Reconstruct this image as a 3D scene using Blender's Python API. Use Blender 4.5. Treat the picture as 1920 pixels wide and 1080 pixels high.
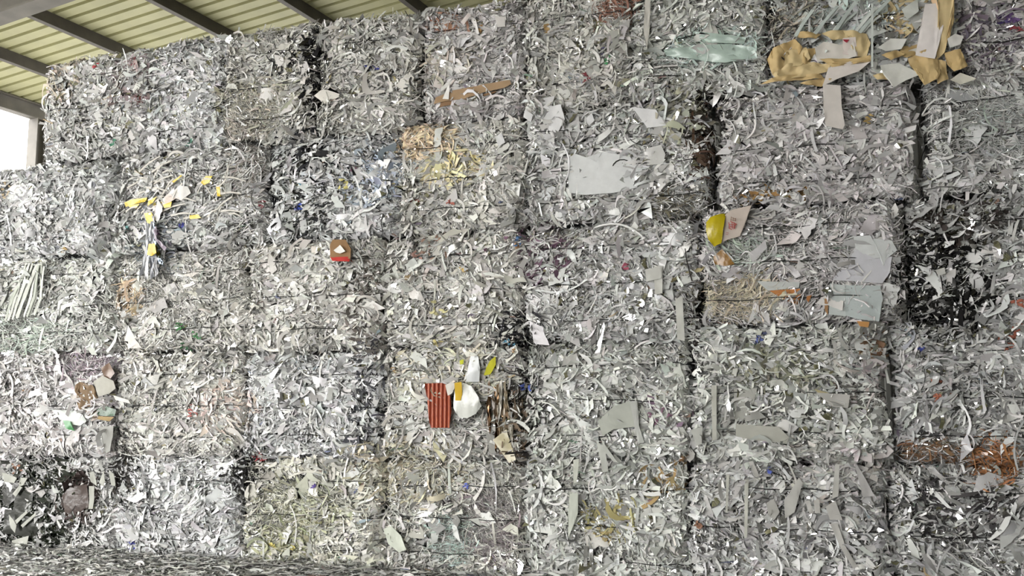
import bpy, bmesh, math, random
import numpy as np
from mathutils import Vector, Matrix, noise

random.seed(7)
RNG = np.random.default_rng(11)
SC = bpy.context.scene
COL = SC.collection
for o in list(bpy.data.objects):
    bpy.data.objects.remove(o)

# ------------------------------------------------------------------ camera
F_PX, PITCH, EYE = 1800.0, 0.12173788, 1.606
cam_d = bpy.data.cameras.new('camera')
cam = bpy.data.objects.new('camera', cam_d)
COL.objects.link(cam)
cam_d.sensor_width = 36.0
cam_d.lens = 36.0 * F_PX / 1920.0
cam_d.clip_end = 300
cam.location = (0, 0, EYE)
HEAD = 0.31709613                       # the camera looks a little to the left of straight on
cam.rotation_euler = (math.pi / 2 + PITCH, 0, HEAD)
SC.camera = cam

# ------------------------------------------------------------------ world: bright overcast daylight
w = bpy.data.worlds.new('overcast_sky')
SC.world = w
w.use_nodes = True
nt = w.node_tree
bg = nt.nodes['Background']
bg.inputs['Color'].default_value = (1.0, 0.985, 0.955, 1)
bg.inputs['Strength'].default_value = 5.0

SC.view_settings.view_transform = 'Standard'
SC.view_settings.look = 'None'
SC.view_settings.gamma = 1
SC.view_settings.use_curve_mapping = False
SC.view_settings.exposure = 0.8
SC.cycles.use_denoising = True
SC.cycles.max_bounces = 8
SC.cycles.diffuse_bounces = 4
SC.cycles.glossy_bounces = 3
SC.cycles.transparent_max_bounces = 8
SC.cycles.sample_clamp_indirect = 6.0

# ------------------------------------------------------------------ frames of reference
PSI = 0.0                               # heading of the bale stack's front
S_ = np.array([math.cos(PSI), math.sin(PSI), 0.0])      # along the stack, to the right
B_ = np.array([-math.sin(PSI), math.cos(PSI), 0.0])     # into the stack
DIST = 8.536
CH, SH = math.cos(HEAD), math.sin(HEAD)


def turn(x, y, z=0.0):
    return np.array([x * CH - y * SH, x * SH + y * CH, z])


UX = turn(-.917, .399)                  # down the roof slope, to the eave
VX = turn(.399, .917)                   # along the purlins
SLOPE = math.tan(math.radians(5.2))
ROOF_H = 8.0


def ray(px, py):
    cx, cy = (px - 960) / F_PX, -(py - 540) / F_PX
    c, s = math.cos(PITCH), math.sin(PITCH)
    return turn(cx, c - cy * s, s + cy * c)


def wall_at(px, py, out=0.0):
    """(s, z) on the stack's front plane, out metres in front of it"""
    d = ray(px, py)
    t = (DIST - out) / (d @ B_)
    P = d * t
    return float(P @ S_), float(P[2] + EYE)


def W(s, y, z):
    """stack frame (s, depth, z) to world"""
    return S_ * s + B_ * (DIST + y) + np.array([0, 0, z])


def uvz(u, v, z):
    return tuple(UX * u + VX * v + np.array([0, 0, z]))


def roof_z(u):
    return ROOF_H - SLOPE * u


def lin(h):
    h = h.lstrip('#')
    c = [int(h[i:i + 2], 16) / 255 for i in (0, 2, 4)]
    return tuple(x / 12.92 if x <= 0.04045 else ((x + 0.055) / 1.055) ** 2.4 for x in c)


# ------------------------------------------------------------------ materials
def mat(name, color=(0.5, 0.5, 0.5), rough=0.7, metal=0.0, spec=0.5, attr=False, noise_amt=0.0,
        noise_scale=8.0, bump=0.0, bump_scale=60.0, alpha=1.0, transl=0.0, rough_noise=False):
    m = bpy.data.materials.new(name)
    m.use_nodes = True
    N, L = m.node_tree.nodes, m.node_tree.links
    b = N['Principled BSDF']
    b.inputs['Roughness'].default_value = rough
    b.inputs['Metallic'].default_value = metal
    b.inputs['Specular IOR Level'].default_value = spec
    b.inputs['Alpha'].default_value = alpha
    src = None
    if attr:
        a = N.new('ShaderNodeAttribute')
        a.attribute_name = 'Col'
        src = a.outputs['Color']
    tc = N.new('ShaderNodeTexCoord')
    if noise_amt > 0:
        nz = N.new('ShaderNodeTexNoise')
        nz.inputs['Scale'].default_value = noise_scale
        nz.inputs['Detail'].default_value = 6
        L.new(tc.outputs['Object'], nz.inputs['Vector'])
        mr = N.new('ShaderNodeMapRange')
        mr.inputs['From Min'].default_value = 0.3
        mr.inputs['From Max'].default_value = 0.7
        mr.inputs['To Min'].default_value = 1 - noise_amt
        mr.inputs['To Max'].default_value = 1 + noise_amt * 0.4
        L.new(nz.outputs['Fac'], mr.inputs['Value'])
        mx = N.new('ShaderNodeVectorMath')
        mx.operation = 'SCALE'
        if src:
            L.new(src, mx.inputs[0])
        else:
            mx.inputs[0].default_value = color[:3]
        L.new(mr.outputs['Result'], mx.inputs['Scale'])
        src = mx.outputs['Vector']
    if src:
        L.new(src, b.inputs['Base Color'])
    else:
        b.inputs['Base Color'].default_value = (*color[:3], 1)
    if bump > 0:
        n2 = N.new('ShaderNodeTexNoise')
        n2.inputs['Scale'].default_value = bump_scale
        n2.inputs['Detail'].default_value = 4
        L.new(tc.outputs['Object'], n2.inputs['Vector'])
        bp = N.new('ShaderNodeBump')
        bp.inputs['Strength'].default_value = bump
        bp.inputs['Distance'].default_value = 0.01
        L.new(n2.outputs['Fac'], bp.inputs['Height'])
        L.new(bp.outputs['Normal'], b.inputs['Normal'])
    return m


M_PAPER = mat('shredded_paper', attr=True, rough=0.75, spec=0.3)
M_FILM = mat('plastic_film', attr=True, rough=0.16, spec=0.9)
M_FOIL = mat('foil', attr=True, rough=0.12, metal=1.0)
M_CORE = mat('pressed_paper', color=(0.27, 0.27, 0.26), rough=0.95, noise_amt=0.6, noise_scale=22, bump=1.0, bump_scale=40)  # coloured darker than the shreds to deepen the shade in crevices
M_WIRE = mat('baling_wire', color=(0.02, 0.02, 0.02), rough=0.5, metal=0.6)
M_SCRAP = mat('paper_sheet', attr=True, rough=0.7, spec=0.3, noise_amt=0.08, noise_scale=14, bump=0.25, bump_scale=18)
M_GLOSS = mat('plastic_sheet', attr=True, rough=0.22, spec=0.7, noise_amt=0.06, noise_scale=10, bump=0.5, bump_scale=14)
M_PACK = mat('printed_plastic', attr=True, rough=0.4, spec=0.4)
M_STEEL = mat('painted_steel', color=lin('5f5a55'), rough=0.6, noise_amt=0.25, noise_scale=5)
M_GALV = mat('grey_steel', color=lin('75716b'), rough=0.6, noise_amt=0.25, noise_scale=4)
M_ROOF = mat('roof_sheet', color=lin('bfbd94'), rough=0.55, noise_amt=0.15, noise_scale=2.2)
M_FLOOR = mat('concrete', color=(0.30, 0.295, 0.28), rough=0.9, noise_amt=0.4, noise_scale=1.5, bump=0.4)
M_WALL = mat('wall_sheet', color=(0.24, 0.24, 0.23), rough=0.8, noise_amt=0.2, noise_scale=2)


# ------------------------------------------------------------------ object helpers
def link(name, me, mats, parent=None):
    o = bpy.data.objects.new(name, me)
    COL.objects.link(o)
    for m in (mats if isinstance(mats, (list, tuple)) else [mats]):
        me.materials.append(m)
    if parent is not None:
        o.parent = parent
    return o


def tag(o, label=None, cat=None, group=None, kind=None):
    if label:
        o['label'] = label
    if cat:
        o['category'] = cat
    if group:
        o['group'] = group
    if kind:
        o['kind'] = kind
    return o


def mesh_np(name, V, F, colors=None, mat_idx=None, smooth=True):
    """V (n,3), F (m,4) int quads, colors (n,3) linear"""
    me = bpy.data.meshes.new(name)
    n, m = len(V), len(F)
    k = F.shape[1]
    me.vertices.add(n)
    me.vertices.foreach_set('co', np.ascontiguousarray(V, dtype=np.float32).ravel())
    me.loops.add(m * k)
    me.loops.foreach_set('vertex_index', np.ascontiguousarray(F, dtype=np.int32).ravel())
    me.polygons.add(m)
    me.polygons.foreach_set('loop_start', np.arange(0, m * k, k, dtype=np.int32))
    if mat_idx is not None:
        me.polygons.foreach_set('material_index', np.ascontiguousarray(mat_idx, dtype=np.int32))
    me.polygons.foreach_set('use_smooth', np.full(m, smooth, dtype=bool))
    if colors is not None:
        a = me.color_attributes.new('Col', 'FLOAT_COLOR', 'POINT')
        c = np.ones((n, 4), dtype=np.float32)
        c[:, :3] = colors
        a.data.foreach_set('color', c.ravel())
    me.update(calc_edges=True)
    return me


def box_bm(bm, x0, x1, y0, y1, z0, z1, f=lambda p: p):
    vs = [bm.verts.new(f((x, y, z))) for z in (z0, z1) for y in (y0, y1) for x in (x0, x1)]
    for q in ((0, 2, 3, 1), (4, 5, 7, 6), (0, 1, 5, 4), (2, 6, 7, 3), (0, 4, 6, 2), (1, 3, 7, 5)):
        bm.faces.new([vs[i] for i in q])


def bm_obj(name, bm, m, parent=None):
    me = bpy.data.meshes.new(name)
    bmesh.ops.recalc_face_normals(bm, faces=bm.faces)
    bm.to_mesh(me)
    bm.free()
    return link(name, me, m, parent)


# ------------------------------------------------------------------ the shed
bm = bmesh.new()
box_bm(bm, -45, 40, -30, 60, -0.3, 0.0)
tag(bm_obj('floor', bm, M_FLOOR), kind='structure')

U0, U1, V0, V1 = -6.0, 13.85, -9.0, 14.5
# ribbed roof sheet: pans with narrow upstanding ribs, running down the slope
prof = []
v = V0
k0 = (9.15 - V0) / 0.235
v = V0 + (k0 - math.floor(k0)) * 0.235 - 0.235
while v < V1:
    prof += [(v - 0.034, 0.0), (v - 0.022, 0.06), (v + 0.022, 0.06), (v + 0.034, 0.0)]
    v += 0.235
Vv, Ff = [], []
us = [U0, 4.0, U1 + 0.25]
for u in us:
    for (pv, ph) in prof:
        Vv.append(uvz(u, pv, roof_z(u) + ph))
npf = len(prof)
for i in range(len(us) - 1):
    for j in range(npf - 1):
        Ff.append((i * npf + j, i * npf + j + 1, (i + 1) * npf + j + 1, (i + 1) * npf + j))
me = mesh_np('roof', np.array(Vv), np.array(Ff), smooth=False)
roof = link('ceiling', me, M_ROOF)
sm = roof.modifiers.new('thick', 'SOLIDIFY')
sm.thickness = 0.03
sm.offset = 1
tag(roof, kind='structure')


def purlin(u, depth=0.17, fl=0.075, th=0.012, name='purlin'):
    """C section running along V under the sheet"""
    zt = roof_z(u) - 0.004
    pr = [(0, 0), (fl, 0), (fl, -th), (th, -th), (th, -depth + th), (fl, -depth + th), (fl, -depth), (0, -depth)]
    bm = bmesh.new()
    rings = []
    for vv in (V0, V1):
        rings.append([bm.verts.new(uvz(u + a, vv, zt + b - SLOPE * a)) for a, b in pr])
    n = len(pr)
    for i in range(n):
        bm.faces.new((rings[0][i], rings[0][(i + 1) % n], rings[1][(i + 1) % n], rings[1][i]))
    bm.faces.new(rings[0])
    bm.faces.new(rings[1][::-1])
    return bm_obj(name, bm, M_STEEL)


pl_names = ['the eave beam', 'the lowest purlin', 'the second purlin', 'the third purlin', 'the fourth purlin']
n_ = 1
for i, u in enumerate([12.38, 10.92, 9.30, 7.88, 6.5, 5.1, 3.7, 2.3, 0.9, -0.5, -1.9, -3.3, -4.7]):
    o = purlin(u)
    o.name = 'trim_%d' % n_
    n_ += 1
    tag(o, kind='structure')


def ibeam(name, p0, p1, wdt, hgt, th, m):
    """I section between two points (top line), hung below it"""
    a, b = Vector(p0), Vector(p1)
    d = (b - a).normalized()
    side = d.cross(Vector((0, 0, 1))).normalized()
    up = side.cross(d).normalized()
    if up.z < 0:
        up = -up
    h = wdt / 2
    pr = [(-h, 0), (h, 0), (h, -th), (th / 2, -th), (th / 2, -hgt + th), (h, -hgt + th), (h, -hgt), (-h, -hgt),
          (-h, -hgt + th), (-th / 2, -hgt + th), (-th / 2, -th), (-h, -th)]
    bm = bmesh.new()
    R = [[bm.verts.new(q + side * x + up * y) for x, y in pr] for q in (a, b)]
    n = len(pr)
    for i in range(n):
        bm.faces.new((R[0][i], R[0][(i + 1) % n], R[1][(i + 1) % n], R[1][i]))
    bmesh.ops.triangulate(bm, faces=[bm.faces.new(R[0]), bm.faces.new(R[1][::-1])])
    return bm_obj(name, bm, m)


def plane_v(px, py, dz):
    d = ray(px, py)
    t = (ROOF_H + dz - EYE) / (d[2] + SLOPE * (d @ UX))
    return float((d * t) @ VX), float((d * t) @ UX)


rv = 0.5 * (plane_v(0, 50, -0.62)[0] + plane_v(75, 22, -0.62)[0]) - 0.13
for v in (rv, rv - 7.5, rv - 15):
    a, b = uvz(U0, v, roof_z(U0) - 0.18), uvz(U1, v, roof_z(U1) - 0.18)
    o = ibeam('trim_%d' % n_, a, b, 0.26, 0.44, 0.03, M_GALV)
    n_ += 1
    tag(o, kind='structure')
# eave beam and posts
zt = roof_z(U1) - 0.01
o = ibeam('trim_%d' % n_, uvz(U1, V0, zt), uvz(U1, V1, zt), 0.16, 0.26, 0.02, M_GALV)
n_ += 1
tag(o, kind='structure')
pv, pu = plane_v(72, 200, -0.3)
for v in (11.45, 5.2, -1.0, -7.2):
    bm = bmesh.new()

    def fpost(p, v=v):
        return uvz(U1 + p[0], v + p[1], p[2])
    for (x0, x1, y0, y1) in ((-.11, .11, -.11, -.095), (-.11, .11, .095, .11), (-.008, .008, -.095, .095)):
        box_bm(bm, x0, x1, y0, y1, 0, zt - 0.26, fpost)
    box_bm(bm, -.17, .17, -.17, .17, 0, 0.02, fpost)
    o = bm_obj('trim_%d' % n_, bm, M_GALV)
    n_ += 1
    tag(o, kind='structure')
# walls behind the stack and to the right: ribbed sheet; unseen front one added to cut light on the right
for nm, a, b in (('wall_back', (9.0, 14.3), (U0, 14.3)), ('wall_right', (-5.6, 14.3), (-5.6, -9.0)), ('wall_light_block', (-5.6, -9.0), (3.0, -9.0))):
    pts = []
    L = math.hypot(b[0] - a[0], b[1] - a[1])
    n = int(L / 0.25)
    Vv, Ff = [], []
    du, dv = (b[0] - a[0]) / L, (b[1] - a[1]) / L
    for i in range(n * 4):
        t = (i // 4) * 0.25 + (0, .15, .17, .23)[i % 4]
        off = (0, 0, .03, .03)[i % 4]
        u, v = a[0] + du * t - dv * off, a[1] + dv * t + du * off
        Vv.append(uvz(u, v, 0))
        Vv.append(uvz(u, v, roof_z(u) - 0.05))
    for i in range(n * 4 - 1):
        Ff.append((2 * i, 2 * i + 2, 2 * i + 3, 2 * i + 1))
    o = link(nm, mesh_np(nm, np.array(Vv), np.array(Ff), smooth=False), M_WALL)
    s2 = o.modifiers.new('thick', 'SOLIDIFY')
    s2.thickness = 0.02
    tag(o, kind='structure')

# ------------------------------------------------------------------ rows of the stack
ROWX = [150, 600, 1150, 1500]
ROWY = {0: [1045, 1063, 1085, 1105], 1: [856, 859, 863, 868], 2: [660, 660, 640, 607],
        3: [480, 450, 418, 383], 4: [298, 256, 196, 163], 5: [103, 42, -28, -66]}


def row_z(k, s):
    if k == 0:
        return 0.0
    ss, zz = [], []
    for x, y in zip(ROWX, ROWY[k]):
        a, b = wall_at(x, y)
        ss.append(a)
        zz.append(b)
    return float(np.interp(s, ss, zz))


# colour zones on the front of the stack: cx, cy, rx, ry (photo px), colour, probability; narrow dark ones paint shade into the seams between bales
ZP = [
    (800, 265, 60, 34, 'e3cfb4', .8), (850, 315, 60, 34, 'e8ddb6', .55), (870, 300, 40, 20, 'e6d489', .15),
    (1155, 18, 42, 26, '9a7263', .75), (835, 45, 35, 18, 'b98d78', .45), (1330, 92, 100, 36, 'c2d2cc', .75),
    (160, 685, 65, 32, 'a79aa4', .65), (40, 625, 90, 40, 'b9c4bb', .5), (845, 1010, 45, 50, 'b8cbc6', .6),
    (920, 985, 55, 70, '8f8689', .6), (1870, 865, 55, 44, 'b07c55', .8), (1750, 850, 80, 26, '8a6a50', .55),
    (240, 560, 28, 33, 'c6b196', .6), (1385, 555, 80, 45, 'c9bfaa', .75), (1400, 470, 70, 30, 'b7c0b8', .6),
    (560, 345, 60, 90, 'eceef2', .35), (700, 330, 60, 60, 'a9b3c4', .35), (560, 340, 60, 110, '16171d', .28),
    (1775, 530, 95, 95, '0e0d0e', .58), (970, 620, 45, 45, '14141a', .5), (1010, 470, 70, 60, '6a5262', .22),
    (60, 960, 90, 95, '20261b', .68), (145, 935, 34, 55, '3c3230', .8), (560, 905, 45, 20, '17161c', .45),
    (560, 950, 90, 50, 'b4b59e', .5), (760, 880, 110, 60, 'c3bda8', .45), (1320, 265, 30, 70, '4c3a2f', .55),
    (840, 700, 100, 60, 'cfccbc', .4), (960, 800, 28, 70, '6f6152', .5), (980, 770, 35, 80, '2d2a2a', .35),
    (1640, 720, 60, 60, 'b5aeae', .3), (530, 1010, 60, 40, 'a8a98c', .5), (1225, 770, 50, 20, '7f6b7e', .15),
    (420, 170, 20, 60, '3a3838', .35), (560, 110, 60, 40, '2a292d', .35), (590, 150, 18, 90, '1c1b1f', .55),
    (1450, 60, 18, 70, '2c2624', .5), (1500, 40, 60, 40, 'b5ada0', .5), (1600, 40, 110, 40, 'c3ccc9', .6),
    (1700, 20, 60, 50, 'c7b68e', .45), (1860, 60, 60, 60, '7c7280', .3), (1330, 220, 40, 60, '2a2521', .4),
    (1860, 230, 90, 60, 'b9bdbb', .5), (1800, 420, 100, 40, '3a3431', .35), (1800, 960, 120, 60, '3c3a3b', .35),
    (1300, 590, 14, 100, '3c3736', .3), (1470, 690, 90, 50, '8e8f7e', .35), (1560, 870, 120, 50, 'bdbbb8', .45),
    (1200, 190, 70, 30, 'bdbdbd', .4), (1270, 215, 60, 60, 'a9a898', .4), (300, 440, 50, 70, '8d949b', .45),
    (60, 345, 70, 25, 'c9c9cd', .5), (110, 130, 40, 60, 'cfc4b8', .5), (245, 150, 40, 50, '9d8f91', .4),
    (330, 170, 80, 80, 'dedde0', .35), (480, 200, 70, 60, 'bdb9ac', .55), (455, 300, 40, 80, '9a948f', .4),
    (1130, 420, 150, 60, 'b3b1ae', .3), (1270, 380, 60, 30, '7d7767', .4), (690, 750, 30, 110, '4a4a50', .3),
    (1450, 360, 60, 14, '9c7a4c', .3), (1640, 650, 45, 20, '7a5f48', .45), (830, 120, 60, 40, 'c9c2b8', .4),
    (1240, 900, 40, 30, 'a08a63', .3), (1140, 970, 50, 40, 'b0a878', .3), (420, 770, 60, 50, 'd0c3bb', .45),
    (690, 585, 30, 100, '6b6560', .3), (230, 900, 20, 60, '332f2e', .5), (455, 890, 22, 50, '2c2a2b', .5),
]
FINE_Z = {(1870, 865), (1750, 850), (1385, 555), (1400, 470), (160, 685), (920, 985), (560, 950), (480, 200), (1330, 92), (455, 300),
          (40, 625), (845, 1010), (1155, 18), (1500, 40), (1860, 230), (1270, 380), (1330, 265)}
ZONES = []
for cx, cy, rx, ry, c, p in ZP:
    s, z = wall_at(cx, cy)
    s1, _ = wall_at(cx + rx, cy)
    _, z1 = wall_at(cx, cy - ry)
    ZONES.append((s, z, abs(s1 - s), abs(z1 - z), lin(c), p, .35 if (cx, cy) in FINE_Z else 1.0))

# small accents: position, radius px, colour, count
ACC = [(183, 125, 5, 'c0102c', 3), (555, 384, 5, '1a48c0', 4), (875, 912, 4, '2a50d0', 3), (252, 1022, 7, '2030b0', 6),
       (705, 131, 5, '1c2a90', 3), (692, 130, 5, '28389a', 3), (497, 383, 7, 'a01838', 5), (1100, 148, 7, '8c1226', 5),
       (485, 857, 8, 'c02030', 6), (362, 770, 10, 'b04a44', 6), (338, 614, 8, '2c7a34', 6), (370, 628, 8, '37884a', 5),
       (347, 650, 7, '1c6a38', 5), (1135, 112, 9, '2e9a52', 8), (1140, 95, 12, '5a5480', 6), (590, 903, 7, '4a2a90', 4),
       (515, 1022, 6, 'd8c850', 4), (548, 1030, 5, 'e0d060', 4), (215, 265, 5, '2c8a66', 3), (355, 268, 5, '58a088', 3),
       (900, 52, 7, 'c09040', 4), (1020, 55, 8, 'b08a40', 4), (640, 345, 9, 'd8cc60', 6), (870, 510, 7, 'd8b040', 4),
       (825, 575, 12, 'd8cf88', 9), (823, 645, 7, 'c8b860', 4), (970, 455, 10, '3a78b8', 6), (972, 462, 6, 'c08a50', 3),
       (955, 645, 8, '3a9ac0', 6), (960, 655, 5, 'b88a40', 3), (985, 725, 5, '3858c0', 3), (1625, 225, 7, 'b09038', 4),
       (1420, 632, 8, '4a60b0', 6), (1727, 655, 5, '2a48c8', 4), (1905, 980, 5, '30a0c8', 4), (1440, 882, 4, '3050c0', 3),
       (560, 350, 5, '40a0c0', 3), (660, 315, 6, '6a2a50', 4), (780, 375, 6, 'b04a30', 4), (850, 380, 6, 'b05038', 5),
       (815, 458, 25, 'a07a62', 16), (780, 480, 8, '9a6a5a', 6), (1170, 500, 6, 'a03050', 4), (1895, 30, 14, '603a80', 10),
       (1880, 38, 10, '402a70', 6), (1905, 55, 8, 'a03040', 5), (735, 690, 6, 'a88a50', 3), (1285, 865, 10, 'a87a40', 8),
       (1430, 745, 8, 'c0c0c8', 6), (840, 940, 6, '2a2226', 5), (1510, 780, 6, '2a2622', 4), (260, 190, 8, '6a2a2a', 6),
       (255, 118, 7, '8a4048', 5), (1775, 740, 6, 'b0562a', 8), (1755, 715, 5, 'b0562a', 6), (1757, 745, 4, 'b0562a', 5),
       (1890, 640, 16, 'b0532e', 10), (1905, 615, 10, 'a04a2a', 6), (1908, 565, 8, 'b85a34', 6), (300, 385, 7, 'd0b83a', 3),
       (10, 355, 12, 'b8a078', 8), (115, 470, 6, 'b89a5a', 4), (50, 735, 8, 'a0784a', 5), (35, 885, 14, '8a5a3a', 8),
       (1310, 985, 6, '8a5a3a', 5), (1240, 780, 25, '7a4868', 10), (1420, 640, 15, '303a60', 5), (470, 480, 7, 'a05068', 4),
       (240, 430, 6, '50b8b8', 5), (296, 440, 5, 'a868a8', 4), (340, 427, 4, '3038b0', 3), (1130, 1000, 15, 'b09a58', 8)]
ACCENTS = []
for x, y, r, c, n in ACC:
    s, z = wall_at(x, y)
    s1, _ = wall_at(x + r, y)
    lc = np.array(lin(c))
    lc = lc * .72 + lc.mean() * .28 + .012
    ACCENTS.append((s, z, abs(s1 - s), tuple(lc), n))


# ------------------------------------------------------------------ shreds
def rounded_surface(P, half, R):
    """project points onto a rounded box centred at 0; returns surface points and normals"""
    inner = half - R
    q = np.clip(P, -inner, inner)
    d = P - q
    n = d / np.maximum(np.linalg.norm(d, axis=1, keepdims=True), 1e-9)
    return q + n * R, n


def ribbons(P, N, th, L, Wd, tilt, pitch, bend, sway, twist, cols, K=4, crumple=0.0, rng=RNG):
    """N ribbons as curved strips; th = direction in the surface (0 = level)"""
    n = len(P)
    up = np.tile(np.array([0, 0, 1.0]), (n, 1))
    side = np.cross(up, N)
    ln = np.linalg.norm(side, axis=1, keepdims=True)
    bad = ln[:, 0] < 0.15
    side[bad] = np.array([1.0, 0, 0])
    side = side / np.linalg.norm(side, axis=1, keepdims=True)
    vert = np.cross(N, side)
    T = side * np.cos(th)[:, None] + vert * np.sin(th)[:, None]
    Bt = np.cross(N, T)
    # tilt about T
    ct, st = np.cos(tilt)[:, None], np.sin(tilt)[:, None]
    B2 = Bt * ct + N * st
    N2 = np.cross(T, B2)
    cp, sp = np.cos(pitch)[:, None], np.sin(pitch)[:, None]
    T2 = T * cp + N2 * sp
    N3 = np.cross(T2, B2)
    t = np.linspace(-0.5, 0.5, K + 1)
    V = np.zeros((n, K + 1, 2, 3), dtype=np.float64)
    wj = rng.uniform(0.72, 1.12, (n, K + 1))
    sh = rng.normal(0, 0.35, (n, 2))
    for i, ti in enumerate(t):
        c = P + T2 * (L * ti)[:, None] + N3 * (bend * L * (0.25 - ti * ti) * 4 - bend * L * 0.7)[:, None] \
            + B2 * (sway * L * (0.25 - ti * ti) * 4)[:, None]
        if crumple > 0:
            c = c + N3 * rng.normal(0, crumple, n)[:, None]
        a = twist * ti
        Bd = B2 * np.cos(a)[:, None] + N3 * np.sin(a)[:, None]
        hw = Wd * 0.5 * wj[:, i]
        shear = 0
        if i == 0:
            shear = sh[:, 0]
        if i == K:
            shear = sh[:, 1]
        off = (T2 * (Wd * shear)[:, None]) if i in (0, K) else 0
        V[:, i, 0] = c - Bd * hw[:, None] - off
        V[:, i, 1] = c + Bd * hw[:, None] + off
    V = V.reshape(-1, 3)
    base = (np.arange(n) * (K + 1) * 2)[:, None]
    idx = np.arange(K)[None, :] * 2
    F = np.stack([base + idx, base + idx + 2, base + idx + 3, base + idx + 1], axis=-1).reshape(-1, 4)
    C = np.repeat(cols, (K + 1) * 2, axis=0)
    return V, F, C


def wobble(P, N, ph):
    """uneven, sagging edges of a bale"""
    a = .020 * np.sin(P[:, 2] * 7.3 + ph) + .014 * np.sin(P[:, 2] * 15.1 + 2 * ph + P[:, 0] * 3)
    b = .018 * np.sin(P[:, 0] * 5.1 + ph * 3) + .012 * np.sin(P[:, 0] * 13.7 + ph)
    Q = P.copy()
    Q[:, 0] += np.sign(N[:, 0]) * np.abs(N[:, 0]) * (a - .012)
    Q[:, 2] += N[:, 2] * (b - .006)
    return Q


def front_bulge(x, z, ph):
    return (0.022 * np.sin(x * 4.1 + ph) * np.sin(z * 5.3 + ph * 2) + 0.016 * np.sin(x * 9.7 + ph * 3 + z * 4)
            + 0.012 * np.sin(z * 19 + ph))


def palette(n, p, rng):
    """p: dict white, grey, mid, dark probabilities and tint"""
    r = rng.random(n)
    val = np.empty(n)
    cw, cg, cm = p['white'], p['white'] + p['grey'], p['white'] + p['grey'] + p['mid']
    a = r < cw
    b = (r >= cw) & (r < cg)
    c = (r >= cg) & (r < cm)
    d = r >= cm
    val[a] = rng.uniform(.60, .78, a.sum())
    val[b] = rng.uniform(.44, .62, b.sum())
    val[c] = rng.uniform(.24, .44, c.sum())
    val[d] = rng.uniform(.02, .16, d.sum())
    tint = np.array(p['tint'])
    col = val[:, None] * (1 + (tint - 1)[None, :] * rng.uniform(0.3, 1.5, (n, 1)))
    col *= 1 + rng.normal(0, 0.018, (n, 3))
    hue = rng.random(n)
    acc = hue < p.get('accent', 0.006)
    ac = .55 * np.array([.3, .3, .3]) + .45 * np.array([lin(c) for c in ('c8b45a', '8a2a34', '3a5aa8', '3a8a5a', 'b4754a', '7a5a8a', 'c9a24a', '9ab8c8')])
    col[acc] = ac[rng.integers(0, len(ac), acc.sum())]
    return np.clip(col, 0.005, 0.9)


STYLE = {   # share of fine straw, strips, chips ; size factor
    'chips': (.30, .25, .45), 'strips': (.30, .55, .15), 'fine': (.72, .2, .08), 'mixed': (.4, .35, .25),
    'big': (.25, .35, .40)}


def sample_surface(n, w, dp, h, rng, front=0.74):
    half = np.array([w / 2, dp / 2, h / 2])
    r = rng.random(n)
    X = rng.uniform(-1, 1, n) * half[0]
    Z = rng.uniform(-1, 1, n) * half[2]
    Y = np.full(n, -half[1])
    P = np.stack([X, Y, Z], 1)
    rest = (1 - front) / 3.5
    # sides: only their front half is dressed thickly
    a = (r > front) & (r < front + rest)
    b = (r >= front + rest) & (r < front + 2 * rest)
    c = (r >= front + 2 * rest) & (r < front + 3 * rest)
    d = r >= front + 3 * rest
    yy = -half[1] + np.minimum(rng.exponential(0.22, n), dp)
    for m_, sg in ((a, -1), (b, 1)):
        P[m_, 0] = sg * half[0]
        P[m_, 1] = yy[m_]
    P[c, 2] = half[2]
    P[c, 1] = yy[c]
    P[d, 2] = -half[2]
    P[d, 1] = yy[d]
    return P, half


BALES = []


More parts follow.
